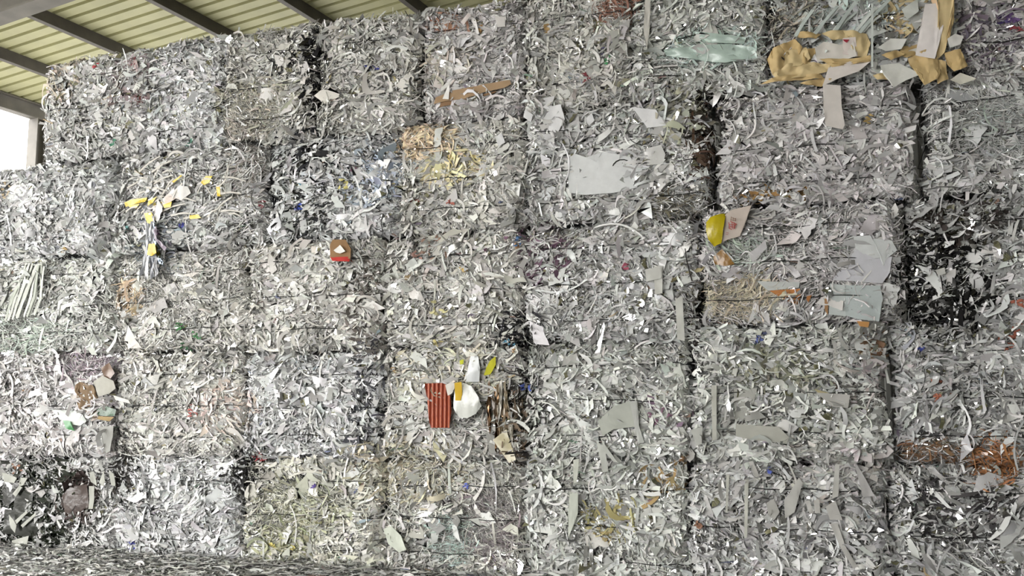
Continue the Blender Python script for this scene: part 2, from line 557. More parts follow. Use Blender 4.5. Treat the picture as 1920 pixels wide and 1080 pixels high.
def make_bale(k, x0, x1, ymid, label, style='mixed', pal=None, n=5800, foil=.042, film=.12, dy=0.0, size=1.0,
              hang=.12, depth=1.12, wires=(.2, .5, .8), big=14, gap=.0, yaw=0.0, spread=.015, R=.10):
    rng = np.random.default_rng(1000 + len(BALES) * 17 + k)
    s0, _ = wall_at(x0, ymid)
    s1, _ = wall_at(x1, ymid)
    sc = (s0 + s1) / 2
    zb = row_z(k, sc)
    zt = row_z(k + 1, sc)
    w_, h_ = (s1 - s0) - 2 * gap, (zt - zb) - 0.012
    root = bpy.data.objects.new('paper_bale', None)
    COL.objects.link(root)
    c = W(sc, depth / 2 + dy, zb)
    root.location = c
    root.rotation_euler = (0, 0, PSI + yaw)
    tag(root, label, 'bale', 'pressed bales of shredded paper in the stack')
    B = dict(root=root, s0=s0, s1=s1, sc=sc, zb=zb, zt=zt, w=w_, h=h_, d=depth, dy=dy, k=k, yaw=yaw)
    BALES.append(B)
    ph = rng.uniform(0, 6.28)
    B['ph'] = ph
    p = dict(white=.51, grey=.31, mid=.13, tint=(1.0, .99, .975), accent=.006)
    if pal:
        p.update(pal)
    ctr = np.array([0, 0, h_ / 2])
    half = np.array([w_ / 2, depth / 2, h_ / 2])

    # ---- core
    bm = bmesh.new()
    bmesh.ops.create_cube(bm, size=2)
    bmesh.ops.subdivide_edges(bm, edges=bm.edges, cuts=11, use_grid_fill=True)
    P = np.array([v.co[:] for v in bm.verts]) * half
    inset = 0.035
    Q, Nn = rounded_surface(P, half, R)
    nz = np.array([noise.noise(Vector(q * 3.1) + Vector((ph, k, 0))) for q in Q])
    Q = Q - Nn * (inset + 0.03 * nz[:, None])
    Q = wobble(Q, Nn, ph)
    fr = Nn[:, 1] < -0.5
    Q[fr, 1] -= front_bulge(Q[fr, 0], Q[fr, 2], ph)
    for v, q in zip(bm.verts, Q):
        v.co = q + ctr
    for f in bm.faces:
        f.smooth = True
    bm_obj('bale_core', bm, M_CORE, root)

    # ---- shreds
    f_, s_, c_ = STYLE[style]
    parts = {'paper_shreds': ([], [], [], M_PAPER), 'film_shreds': ([], [], [], M_FILM), 'foil_flakes': ([], [], [], M_FOIL)}

    def emit(kind, P, Nn, L, Wd, cols, hangm=None, K=3, thk=None, fl=None, chip=False):
        m = len(P)
        if m == 0:
            return
        lay = rng.random(m)
        th = np.where(lay < .68, rng.normal(0, .36, m), rng.uniform(-1.57, 1.57, m))
        if fl is not None:
            th = th + fl
        if hangm is not None:
            th = np.where(hangm, 1.5708 + rng.normal(0, .22, m), th)
        if thk is not None:
            th = thk
        V, F, C = ribbons(P, Nn, th, L, Wd, rng.normal(0, .40, m), rng.normal(0, .15, m),
                          rng.normal(0, .11, m), rng.normal(0, .09 if chip else .19, m), rng.normal(0, .6, m), cols, K=K,
                          crumple=0.0025 if kind != 'foil_flakes' else 0.004, rng=rng)
        A = parts[kind]
        base = sum(len(a) for a in A[0])
        A[0].append(V)
        A[1].append(F + base)
        A[2].append(C)

    def zone_colour(P, cols):
        thin = np.ones(len(P))
        s = sc + P[:, 0]
        z = zb + h_ / 2 + P[:, 2]
        dark = np.zeros(len(P), bool)
        for (zs, zz, rs, rz, zc, zp, zf) in ZONES:
            if abs(zs - sc) > w_ / 2 + rs or abs(zz - (zb + h_ / 2)) > h_ / 2 + rz:
                continue
            q = ((s - zs) / rs) ** 2 + ((z - zz) / rz) ** 2
            hit = (q < 1.35) & (rng.random(len(P)) < zp * np.clip(1.5 - q, 0, 1))
            m = hit.sum()
            if zf < 1:
                thin[q < 1.1] = zf
            zc = np.array(zc)
            cols[hit] = np.clip(zc * rng.uniform(.78, 1.25, (m, 1)) * (1 + rng.normal(0, .03, (m, 3))), 0.004, .9)
            if zc.mean() < .03:
                dark |= hit
        return cols, dark, thin

    flow_a = {}
    n_fine, n_str, n_chip = int(n * f_ * 1.2), int(n * s_), int(n * c_ * .8)
    for kind3, m in (('fine', n_fine), ('strip', n_str), ('chip', n_chip)):
        P0, hf = sample_surface(m, w_ + spread, depth, h_, rng)
        P, Nn = rounded_surface(P0, hf, R)
        fr = Nn[:, 1] < -0.5
        P[fr, 1] -= front_bulge(P[fr, 0], P[fr, 2], ph)
        P = wobble(P, Nn, ph)
        P = P + Nn * rng.uniform(-.03, .016, (m, 1))
        if kind3 == 'fine':
            L = rng.lognormal(math.log(.09), .4, m) * size
            Wd = rng.uniform(.0045, .011, m)
        elif kind3 == 'strip':
            L = rng.lognormal(math.log(.125), .45, m) * size
            Wd = rng.lognormal(math.log(.021), .4, m) * size
        else:
            L = rng.lognormal(math.log(.066), .42, m) * size
            Wd = L * rng.uniform(.3, .8, m)
        cols = palette(m, p, rng)
        fx, fz = P[:, 0] * 2.2 + ph * 5, P[:, 2] * 2.6 - ph * 3
        flow = np.sin(fx * 1.9 + np.sin(fz * 2.3)) * .5 + np.sin(fz * 3.1 + 1.7 * np.sin(fx * 1.3 + 2)) * .5
        grain = np.exp(.38 * np.sin(fx * 2.7 + 3 * np.sin(fz * 1.1)) + .18 * np.sin(fz * 5.3 + fx))
        shade = 1 + .10 * np.sin(fx * 3.3 - fz * 1.9) + .07 * np.sin(fz * 6.1 + fx * 4.7)
        L = L * grain ** .6
        Wd = np.minimum(Wd * grain, .075)
        L = np.minimum(L, .30 if kind3 != 'chip' else .17)
        bigd = (Wd * L > .0035) & (cols.mean(1) < .3)
        cols[bigd] = cols[bigd] * .4 + .33
        cols = np.clip(cols * shade[:, None], .01, .86)
        cols, dk, thin = zone_colour(P, cols)
        Wd = np.maximum(Wd * thin, .0032)
        flow_a[kind3] = flow * .75
        hg = (rng.random(m) < hang) & (Nn[:, 1] < -.5)
        r = rng.random(m)
        fo = (r < foil * (1.0 if kind3 != 'fine' else .5)) & ~dk
        fi = ((r >= foil) & (r < foil + film)) | dk & (r < .6)
        fi &= ~fo
        pa = ~(fo | fi)
        P = P + ctr
        emit('paper_shreds', P[pa], Nn[pa], L[pa], Wd[pa], cols[pa], hg[pa], fl=flow_a[kind3][pa], chip=kind3 == 'chip', K=3 if kind3 == 'chip' else 5)
        cf = cols[fi] * rng.uniform(.7, 1.0, (fi.sum(), 1))
        emit('film_shreds', P[fi], Nn[fi], L[fi], Wd[fi], cf, hg[fi], fl=flow_a[kind3][fi])
        cf = np.clip(.55 + .4 * cols[fo], 0, .95)
        emit('foil_flakes', P[fo] + Nn[fo] * .01, Nn[fo], L[fo] * .7, Wd[fo] * 1.1, cf, hg[fo], K=4, fl=flow_a[kind3][fo])
    # accents
    for (as_, az, ar, ac, an) in ACCENTS:
        if s0 - .02 <= as_ < s1 + .02 and zb <= az < zt:
            m = an
            x = as_ - sc + rng.uniform(-1, 1, m) * ar
            z = az - zb - h_ / 2 + rng.uniform(-1, 1, m) * ar
            x = np.clip(x, -w_ / 2 + .02, w_ / 2 - .02)
            P0 = np.stack([x, np.full(m, -depth / 2), z], 1)
            P, Nn = rounded_surface(P0, half, R)
            P[:, 1] -= front_bulge(P[:, 0], P[:, 2], ph)
            P = P + Nn * .022 + ctr
            emit('paper_shreds', P, Nn, rng.uniform(.03, .06, m), rng.uniform(.018, .03, m),
                 np.clip(np.array(ac) * rng.uniform(.8, 1.2, (m, 1)), 0, .9))
    for nm, (VV, FF, CC, m_) in parts.items():
        if VV:
            me = mesh_np(nm, np.concatenate(VV), np.concatenate(FF), np.concatenate(CC))
            o = link(nm, me, m_, root)
            o['kind'] = 'stuff'

    # ---- larger single scraps and long hanging strips, each its own part
    nb, nl = big, max(3, big // 3)
    for i in range(nb + nl):
        long = i >= nb
        x = rng.uniform(-w_ / 2 + .08, w_ / 2 - .08)
        z = rng.uniform(-h_ / 2 + .08, h_ / 2 - .08)
        P, Nn = rounded_surface(np.array([[x, -depth / 2, z]]), half, R)
        P[:, 1] -= front_bulge(P[:, 0], P[:, 2], ph)
        P = P + Nn * rng.uniform(.006, .026) + ctr
        cols = palette(1, dict(p, white=.62, grey=.30, mid=.08, accent=0.0), rng)
        if long:
            L, Wd = rng.uniform(.22, .48), rng.uniform(.012, .03)
            th = 1.57 + rng.normal(0, .18) if rng.random() < .75 else rng.normal(0, .4)
            V, F, C = ribbons(P, Nn, np.array([th]), np.array([L]), np.array([Wd]), rng.normal(0, .25, 1),
                              rng.normal(0, .03, 1), rng.normal(0, .05, 1), rng.normal(0, .08, 1), rng.normal(0, .6, 1), cols, K=9,
                              crumple=.002, rng=rng)
        else:
            L = rng.uniform(.09, .2) * size
            Wd = L * rng.uniform(.3, .8)
            V, F, C = ribbons(P, Nn, rng.uniform(-1.5, 1.5, 1), np.array([L]), np.array([Wd]), rng.normal(0, .22, 1),
                              rng.normal(0, .1, 1), rng.normal(0, .06, 1), rng.normal(0, .06, 1), rng.normal(0, .25, 1), cols, K=5,
                              crumple=.004, rng=rng)
        me = mesh_np('scrap', V, F, C)
        link('paper_strip' if long else 'paper_scrap', me, M_SCRAP if rng.random() < .75 else M_GLOSS, root)

    # ---- baling wires
    for fz in wires:
        z = h_ * (fz + rng.uniform(-.03, .03))
        path = []
        rr = R
        hx, hy = half[0], half[1]
        Nf = 26
        sl = rng.normal(0, .008)
        for i in range(Nf + 1):
            x = -hx + rr + (2 * hx - 2 * rr) * i / Nf
            zz_ = z + sl * x + .006 * math.sin(i * .7 + ph)
            y = -hy - float(front_bulge(np.array([x]), np.array([zz_ - h_ / 2]), ph)[0]) - .013
            path.append((x, y, zz_))
        for a in (30, 60, 90):
            a = math.radians(a)
            path.append((hx - rr + (rr + .006) * math.sin(a), -hy + rr - (rr + .006) * math.cos(a), z))
        path.append((hx + .004, hy - rr, z))
        path.append((hx - rr, hy + .004, z))
        path.append((-hx + rr, hy + .004, z))
        path.append((-hx - .004, hy - rr, z))
        for a in (90, 60, 30):
            a = math.radians(a)
            path.append((-hx + rr - (rr + .006) * math.sin(a), -hy + rr - (rr + .006) * math.cos(a), z))
        tube('baling_wire', path, .0042, M_WIRE, root, closed=True)
    return B


def tube(name, path, r, m, parent, closed=False, sides=5):
    P = [Vector(p) for p in path]
    n = len(P)
    Vv, Ff = [], []
    for i, p in enumerate(P):
        a = P[(i - 1) % n] if (closed or i > 0) else P[0]
        b = P[(i + 1) % n] if (closed or i < n - 1) else P[-1]
        d = (b - a).normalized()
        s = d.cross(Vector((0, 0, 1)))
        if s.length < .05:
            s = d.cross(Vector((1, 0, 0)))
        s.normalize()
        u = s.cross(d)
        for j in range(sides):
            an = 2 * math.pi * j / sides
            Vv.append(p + s * math.cos(an) * r + u * math.sin(an) * r)
    for i in range(n if closed else n - 1):
        for j in range(sides):
            i2 = (i + 1) % n
            Ff.append((i * sides + j, i * sides + (j + 1) % sides, i2 * sides + (j + 1) % sides, i2 * sides + j))
    return link(name, mesh_np(name, np.array([v[:] for v in Vv]), np.array(Ff)), m, parent)


WARM = dict(tint=(1.0, .985, .94))
LILAC = dict(tint=(1.0, .97, .975))
COOL = dict(tint=(.985, .995, 1.008))
NEUT = dict(tint=(1.0, 1.0, .995))
GREEN = dict(tint=(.985, 1.0, .96))


def P_(base, **k):
    d = dict(base)
    d.update(k)
    return d


# ---- layer 5, the top one (k = 4)
make_bale(4, 80, 279, 190, 'silvery white paper bale with a small red scrap, left end of the topmost layer', 'chips', NEUT, film=.16, foil=.06, R=.15)
make_bale(4, 280, 424, 170, 'narrow bright white paper bale, second from the left end of the topmost layer', 'chips', P_(COOL, white=.6), foil=.08, dy=.0)
make_bale(4, 426, 594, 160, 'narrow paper bale in the topmost layer, black strands at its upper right', 'mixed', WARM, dy=-.04)
make_bale(4, 601, 784, 140, 'paper bale in the topmost layer with small blue scraps at mid height', 'strips', P_(WARM, white=.45), dy=-.02)
make_bale(4, 793, 980, 110, 'paper bale in the topmost layer with a long brown cardboard strip across it', 'strips', LILAC, dy=.02)
make_bale(4, 986, 1180, 90, 'paper bale in the topmost layer, green scrap and brick brown shreds at its right', 'strips', WARM, dy=.0)
make_bale(4, 1186, 1438, 90, 'paper bale in the topmost layer with pale green film over its middle', 'mixed', GREEN, film=.2, foil=.06, dy=-.03)
make_bale(4, 1446, 1796, 80, 'wide topmost paper bale with crumpled tan kraft paper along its bottom', 'big', P_(COOL, tint=(.98, 1, .99)), dy=-.03, big=18)
make_bale(4, 1804, 2110, 80, 'paper bale at the right end of the topmost layer, with violet foil glints', 'strips', LILAC, foil=.07)
# ---- layer 4 (k = 3)
make_bale(3, -25, 202, 385, 'paper bale whose rounded top corner meets the sky, at the stack\'s left end', 'chips', COOL, R=.16, dy=.02, size=1.1)
make_bale(3, 219, 498, 370, 'paper bale littered with yellow tape pieces', 'strips', NEUT, film=.16, dy=.0)
make_bale(3, 503, 749, 355, 'bluish paper bale of white flakes over black, below the topmost layer', 'chips', P_(COOL, white=.5, grey=.2, mid=.12), dy=.03)
make_bale(3, 752, 983, 330, 'paper bale with a cream and peach coloured upper left corner', 'mixed', WARM, dy=-.02)
make_bale(3, 988, 1330, 300, 'wide paper bale with a large smooth white sheet in its middle', 'big', NEUT, foil=.06, dy=-.01, size=1.05)
make_bale(3, 1352, 1708, 280, 'wide pinkish grey paper bale between two black gaps, under the kraft paper', 'chips', P_(LILAC, white=.4, grey=.4), foil=.03, dy=.0)  # greyer mix, some of the lower light here put into the paper
make_bale(3, 1742, 2080, 260, 'fine grey stranded paper bale at the right edge, second layer from the top', 'fine', NEUT, dy=.04)
# ---- layer 3 (k = 2)
make_bale(2, -35, 213, 570, 'paper bale with a fan of pale strips hanging on its face, left edge', 'strips', GREEN, foil=.03, dy=.02)
make_bale(2, 216, 464, 565, 'paper bale with a tan patch at its upper left and small green scraps', 'fine', WARM, dy=.02)
make_bale(2, 468, 717, 560, 'white paper bale with a brown and red card piece at its top right', 'chips', P_(WARM, white=.55), dy=-.03)
make_bale(2, 721, 983, 550, 'paper bale with a pale yellow patch, above the one with the orange sheet', 'mixed', WARM, dy=.0)
make_bale(2, 988, 1310, 530, 'paper bale with thin dark red strands at its upper left', 'mixed', NEUT, foil=.08, dy=.0)
make_bale(2, 1319, 1690, 500, 'wide paper bale with a yellow bag at its top left and smooth pale panels', 'fine', P_(LILAC, white=.5), dy=-.03, foil=.02, n=5600)
make_bale(2, 1708, 2065, 490, 'dark paper bale of white flakes over black film, at the right edge', 'chips', P_(NEUT, white=.3, grey=.25, mid=.2), foil=.07, dy=.04)  # darker paper mix, in part standing for the dim right end
# ---- layer 2 (k = 1)
make_bale(1, -35, 214, 760, 'paper bale with brown and green sheets at its right side, left edge', 'strips', LILAC, dy=.0, size=1.1)
make_bale(1, 218, 456, 760, 'paper bale with a faint reddish scrap, right of the one with brown and green sheets', 'mixed', WARM, dy=.02)
make_bale(1, 460, 717, 760, 'plain light grey paper bale, directly left of the one with the orange sheet', 'chips', COOL, dy=-.01)
make_bale(1, 721, 983, 755, 'paper bale with an orange corrugated sheet and a white plastic bag', 'mixed', WARM, film=.18, dy=-.01)
make_bale(1, 988, 1292, 755, 'paper bale with broad pale torn sheets on its right half, above the bottom layer', 'big', GREEN, film=.16, dy=.01)
make_bale(1, 1302, 1658, 740, 'wide grey paper bale under the yellow bag\'s bale, black gap at its right', 'big', P_(GREEN, white=.35, grey=.42), film=.18, dy=-.02, n=5600)  # greyer mix puts the weaker light on the right into the paper
make_bale(1, 1688, 2050, 730, 'dark paper bale with orange straw at its lower right, right edge', 'strips', P_(NEUT, white=.3, grey=.3, mid=.22), dy=.05, foil=.06)  # dark mix partly carries the light falloff towards this end
# ---- layer 1 (k = 0)
make_bale(0, -35, 216, 950, 'dark bottom bale with black sheets and a brown patch, left end of the stack', 'strips', P_(NEUT, white=.3, grey=.34, mid=.2), dy=.03)
make_bale(0, 220, 452, 950, 'light grey bottom bale with a blue scrap near the floor', 'mixed', COOL, film=.2, foil=.06, dy=-.01)
make_bale(0, 456, 719, 950, 'bottom bale with a small black and violet patch near its top', 'mixed', P_(WARM, tint=(1, .99, .9)), dy=.01)
make_bale(0, 723, 983, 950, 'bottom bale with a white plastic leaf at its left and purplish shreds', 'fine', P_(WARM, tint=(1, .99, .93)), dy=.0, n=5600)
make_bale(0, 988, 1290, 950, 'bottom bale with long vertical pale strips hanging over its face', 'strips', GREEN, film=.16, dy=-.01, hang=.25)
make_bale(0, 1296, 1664, 950, 'wide bottom bale with short wide paper strips strewn across its upper half', 'big', P_(NEUT, white=.35, grey=.42), foil=.08, dy=-.01, n=5600)  # more grey shreds, light falloff to the right put into their colour
make_bale(0, 1672, 2050, 950, 'dark bottom bale at the right end of the stack with silvery streaks', 'strips', P_(NEUT, white=.28, grey=.32, mid=.22), foil=.1, dy=.04)  # dark mix also holds the dimmer light of the right end


def bale_at(s, z):
    best, bd = None, 1e9
    for B in BALES:
        dx = max(B['s0'] - s, 0, s - B['s1'])
        dz = max(B['zb'] - z, 0, z - B['zt'])
        d = dx + dz
        if d < bd:
            best, bd = B, d
    return best


# ------------------------------------------------------------------ particular sheets pressed into the bales
def sheet(name, pts, color, m=None, out=.03, amp=.012, label=None, freq=9.0, bale=None, bulge=0.0, thick=.0025, ridge=None, cuts=4, tilt=0.0, parent=None):
    """an irregular sheet whose outline is pts (photo px), lying on its bale's face"""
    m = m or M_SCRAP
    cx = sum(p[0] for p in pts) / len(pts)
    cy = sum(p[1] for p in pts) / len(pts)
    s, z = wall_at(cx, cy)
    B = bale or bale_at(s, z)
    wp = [wall_at(x, y, out) for x, y in pts]
    cs = sum(p[0] for p in wp) / len(wp)
    cz = sum(p[1] for p in wp) / len(wp)
    rad = max(math.hypot(a - cs, b - cz) for a, b in wp)
    bm = bmesh.new()
    vs = [bm.verts.new((a, 0, b)) for a, b in wp]
    bm.faces.new(vs)
    bmesh.ops.triangulate(bm, faces=bm.faces[:])
    bmesh.ops.subdivide_edges(bm, edges=bm.edges[:], cuts=cuts, use_grid_fill=True)
    bmesh.ops.triangulate(bm, faces=bm.faces[:])
    sd = random.uniform(0, 100)
    R = Matrix.Rotation(-B['yaw'], 3, 'Z')
    for v in bm.verts:
        a, b = v.co.x, v.co.z
        q = math.hypot(a - cs, b - cz) / rad
        nz = noise.noise(Vector((a * freq, b * freq, sd))) * amp + noise.noise(Vector((a * freq * 3, b * freq * 3, sd))) * amp * .35
        y = -B['d'] / 2 - out - nz - bulge * max(0, 1 - q * q) ** .5 - tilt * (b - cz)
        if ridge:
            y -= ridge[1] * math.sin((a - cs) * 2 * math.pi / ridge[0])
        v.co = R @ Vector((a - B['sc'], y - B['dy'] + B['dy'], b - B['zb']))
    for f in bm.faces:
        f.smooth = True
    o = bm_obj(name, bm, m, parent or B['root'])
    me = o.data
    a = me.color_attributes.new('Col', 'FLOAT_COLOR', 'POINT')
    c = lin(color) if isinstance(color, str) else color
    cc = np.tile(np.array([*c, 1], dtype=np.float32), (len(me.vertices), 1))
    if ridge:                                   # printed lengthwise stripes
        c2 = np.array([*lin('c07048'), 1])
        for i, v in enumerate(me.vertices):
            x = v.co.x + B['sc'] - cs
            if math.sin(x * 2 * math.pi / ridge[0] + 1.2) > .86:
                cc[i] = c2
    a.data.foreach_set('color', cc.ravel())
    so = o.modifiers.new('thick', 'SOLIDIFY')
    so.thickness = thick
    es = o.modifiers.new('edges', 'EDGE_SPLIT')
    es.split_angle = math.radians(50)
    if label:
        o['label'] = label
    return o


KR = 'cdb27c'
# brown cardboard strip
sheet('cardboard_strip', [(812, 194), (816, 181), (850, 168), (900, 158), (954, 148), (957, 156), (945, 163), (905, 172), (868, 184), (835, 188)], 'a58a6c', out=.045, label='brown cardboard strip')
sheet('cardboard_strip', [(822, 200), (826, 190), (880, 182), (930, 169), (925, 174), (870, 190)], '8a6c50', out=.03, label='brown torn cardboard edge')
sheet('paper_scrap', [(828, 184), (836, 165), (842, 150), (840, 185)], 'e2e0dd', out=.06)
sheet('paper_scrap', [(926, 28), (945, 30), (946, 48), (932, 50)], 'dcd8d6', out=.045)
sheet('paper_scrap', [(862, 40), (878, 22), (882, 28), (868, 46)], 'd2c9c6', out=.045)
# crumpled kraft paper
kraft = [
    [(1438, 112), (1450, 92), (1470, 84), (1476, 110), (1470, 130), (1448, 142)],
    [(1462, 88), (1490, 76), (1505, 92), (1498, 104), (1478, 104)],
    [(1448, 142), (1478, 122), (1520, 118), (1556, 122), (1556, 136), (1500, 148), (1460, 152)],
    [(1425, 160), (1452, 148), (1480, 142), (1540, 140), (1545, 150), (1490, 152), (1460, 156)],
    [(1508, 96), (1530, 92), (1528, 110), (1515, 128), (1503, 124)],
    [(1540, 62), (1580, 58), (1625, 64), (1632, 84), (1625, 108), (1605, 110), (1600, 74), (1560, 78)],
    [(1500, 158), (1540, 148), (1560, 150), (1540, 164), (1512, 162)],
    [(1652, 106), (1680, 96), (1696, 104), (1670, 116)],
    [(1636, 142), (1665, 136), (1668, 150), (1645, 152)],
    [(1702, 110), (1735, 96), (1756, 110), (1762, 140), (1756, 152), (1732, 164), (1728, 140), (1706, 124)],
    [(1770, 100), (1800, 94), (1814, 126), (1804, 132), (1788, 136), (1776, 122)],
    [(1758, -8), (1788, -8), (1788, 40), (1780, 70), (1770, 100), (1756, 112), (1762, 60)],
    [(1756, 112), (1772, 118), (1778, 150), (1758, 158), (1754, 140)],
    [(1500, 60), (1540, 66), (1530, 76), (1495, 72)],
    [(1474, 96), (1512, 90), (1520, 112), (1500, 126), (1470, 128)],
    [(1536, 112), (1600, 112), (1634, 106), (1632, 118), (1560, 128)],
    [(1690, 90), (1722, 84), (1726, 100), (1700, 112), (1684, 104)],
]
BK = bale_at(*wall_at(1600, 60))
for i, pts in enumerate(kraft):
    sheet('kraft_sheet', pts, ('c6ad7e', 'bfa575', 'cfba8e')[i % 3], out=.055 + .012 * (i % 4), amp=.045, freq=11, cuts=6, label='tan kraft paper', bale=BK, tilt=random.uniform(-.15, .15))
for pts, c in (([(1528, 92), (1545, 80), (1575, 86), (1600, 78), (1606, 108), (1570, 118), (1532, 118)], 'd2cdc6'),
               ([(1580, 74), (1604, 72), (1608, 108), (1580, 104)], 'd8cdc8'),
               ([(1556, 122), (1600, 116), (1632, 118), (1610, 136), (1570, 150), (1542, 164), (1556, 140)], 'd6cfca'),
               ([(1650, 124), (1685, 120), (1726, 142), (1700, 152), (1675, 166), (1668, 150), (1655, 140)], 'd0d0ca'),
               ([(1645, 92), (1670, 74), (1700, 76), (1690, 94), (1660, 98)], 'd2d2cd'),
               ([(1734, 10), (1758, 8), (1772, 32), (1764, 70), (1752, 113), (1716, 106), (1722, 70)], 'e0dad8'),
               ([(1775, 76), (1790, 66), (1806, 70), (1800, 86), (1780, 92)], 'd6d4d0'),
               ([(1690, 20), (1720, 0), (1722, 24), (1700, 40)], 'c6c9c4'),
               ([(1780, 152), (1800, 138), (1830, 150), (1800, 160)], 'cdcabd')):
    sheet('paper_sheet', pts, c, out=.085, amp=.014, label='crumpled white sheet', bale=BK)
sheet('paper_scrap', [(1580, 76), (1592, 76), (1588, 82), (1584, 80)], '9c2a3a', out=.1, bale=BK)
sheet('paper_sheet', [(1543, 160), (1576, 162), (1578, 200), (1584, 236), (1580, 244), (1548, 238), (1544, 200)], 'cfc9c4', out=.085, amp=.006, label='white paper tongue hanging below the kraft paper', bale=BK)
sheet('plastic_strip', [(1633, 10), (1637, 10), (1637, 128), (1633, 128)], 'ccd2ce', m=M_GLOSS, out=.13, amp=.004, bale=BK, cuts=7)
for i in range(11):
    x = 1500 + i * 13 + random.uniform(-5, 5)
    ln, wd = random.uniform(.5, 1.1), random.uniform(2.5, 7)
    x += random.uniform(-12, 12)
    ya = 72 - i * 2 + random.uniform(-16, 12)
    a_, b_ = random.uniform(44, 70) * ln, random.uniform(50, 75) * ln
    sheet('paper_strip', [(x, ya), (x + a_ * .5, ya - b_ * .5 - 2), (x + a_, ya - b_), (x + a_ + wd, ya - b_ + 2), (x + a_ * .5 + wd, ya - b_ * .5), (x + wd, ya + 3)], ('c3ccc8', 'd2d6d2', 'b4bdb9')[i % 3], out=.05 + .01 * (i % 3), amp=.01, bale=BK)
# white sheet under the wire
sheet('paper_sheet', [(1064, 300), (1078, 288), (1100, 296), (1118, 304), (1130, 285), (1190, 296), (1206, 304), (1202, 336), (1195, 352), (1150, 362), (1098, 366), (1068, 362)], 'd3d5d6', out=.035, amp=.01, label='large smooth white sheet')
sheet('paper_sheet', [(1206, 280), (1240, 272), (1248, 290), (1243, 308), (1214, 310)], 'c8c8c6', out=.035, amp=.008, label='round white sheet')
for pts in ([(1020, 222), (1034, 200), (1052, 196), (1060, 224), (1046, 250), (1030, 246)], [(1000, 186), (1040, 180), (1032, 206), (1010, 200)],
            [(930, 258), (942, 250), (948, 268), (936, 276)], [(1186, 202), (1230, 206), (1250, 236), (1214, 240)], [(985, 205), (1000, 216), (996, 230), (982, 220)],
            [(1096, 225), (1110, 212), (1115, 226), (1105, 236)]):
    sheet('paper_scrap', pts, 'dadadc', out=.04)
# white strips and sheets of the right columns
for pts, c in (([(1600, 444), (1632, 442), (1652, 484), (1630, 486), (1604, 466)], 'c3c6c6'),
               ([(1636, 448), (1672, 452), (1682, 470), (1662, 486), (1656, 500), (1652, 480)], 'bfc2c2'),
               ([(1560, 526), (1585, 495), (1605, 468), (1640, 486), (1672, 482), (1668, 512), (1654, 532), (1600, 528)], 'bcbcc2'),
               ([(1585, 536), (1650, 536), (1655, 560), (1648, 603), (1608, 599), (1585, 592)], 'aeb6b6'),
               ([(1556, 532), (1584, 536), (1586, 594), (1554, 590)], 'b4bab9'),
               ([(1420, 528), (1500, 530), (1498, 540), (1440, 546)], 'b7bab8')):
    sheet('plastic_panel', pts, c, m=M_GLOSS if c == 'aeb6b6' else M_SCRAP, out=.03, amp=.006, label='smooth pale grey panel')
sheet('orange_sheet', [(1443, 546), (1500, 542), (1502, 556), (1494, 572), (1470, 562)], 'ae7442', out=.04, label='orange brown sheet')
sheet('orange_sheet', [(1513, 556), (1522, 554), (1516, 568), (1512, 562)], 'a9713f', out=.04)
sheet('orange_sheet', [(1546, 560), (1553, 562), (1552, 592), (1546, 580)], '9f7a55', out=.04)
sheet('orange_sheet', [(1606, 602), (1630, 604), (1628, 614), (1612, 612)], 'b48550', out=.05)
sheet('orange_sheet', [(1338, 482), (1354, 468), (1366, 480), (1378, 496), (1360, 500), (1340, 496)], '8f6a35', m=M_GLOSS, out=.03, label='amber film scrap')
sheet('film_scrap', [(1540, 545), (1555, 538), (1562, 556), (1552, 560)], 'cfd2d4', m=M_FOIL, out=.05, amp=.02, freq=30)
# yellow bag with a printed pale end
BG = bale_at(*wall_at(1500, 500))
bag = sheet('yellow_bag', [(1326, 420), (1334, 410), (1350, 404), (1362, 402), (1358, 430), (1354, 458), (1340, 464), (1330, 452), (1326, 436)], 'b8a616', m=M_GLOSS, out=.05, amp=.008, bulge=.06, label='bright yellow plastic bag', bale=BG)
bag_end = sheet('bag_end', [(1360, 404), (1374, 394), (1410, 386), (1400, 402), (1394, 420), (1388, 444), (1366, 450), (1353, 456), (1357, 430)], 'bfb3aa', out=.075, amp=.006, bale=BG, label='pale end of the yellow bag', parent=bag)


def print_stroke(px, width, color, out, B, parent):
    pts = [wall_at(x, y, out) for x, y in px]
    path = [(a - B['sc'], -B['d'] / 2 - out, b - B['zb']) for a, b in pts]
    Vv, Ff = [], []
    for i, p in enumerate(path):
        a = Vector(path[max(0, i - 1)])
        b = Vector(path[min(len(path) - 1, i + 1)])
        d = (b - a).normalized()
        nn = d.cross(Vector((0, 1, 0))).normalized() * width / 2
        Vv += [(Vector(p) + nn)[:], (Vector(p) - nn)[:]]
    for i in range(len(path) - 1):
        Ff.append((2 * i, 2 * i + 1, 2 * i + 3, 2 * i + 2))
    return np.array(Vv), np.array(Ff)


def printing(name, strokes, color, out, B, width=.006, parent=None):
    VV, FF, b = [], [], 0
    for st in strokes:
        V, F = print_stroke(st, width, color, out, B, None)
        VV.append(V)
        FF.append(F + b)
        b += len(V)
    V = np.concatenate(VV)
    me = mesh_np(name, V, np.concatenate(FF), np.tile(np.array(lin(color)), (len(V), 1)))
    return link(name, me, M_SCRAP, parent or B['root'])


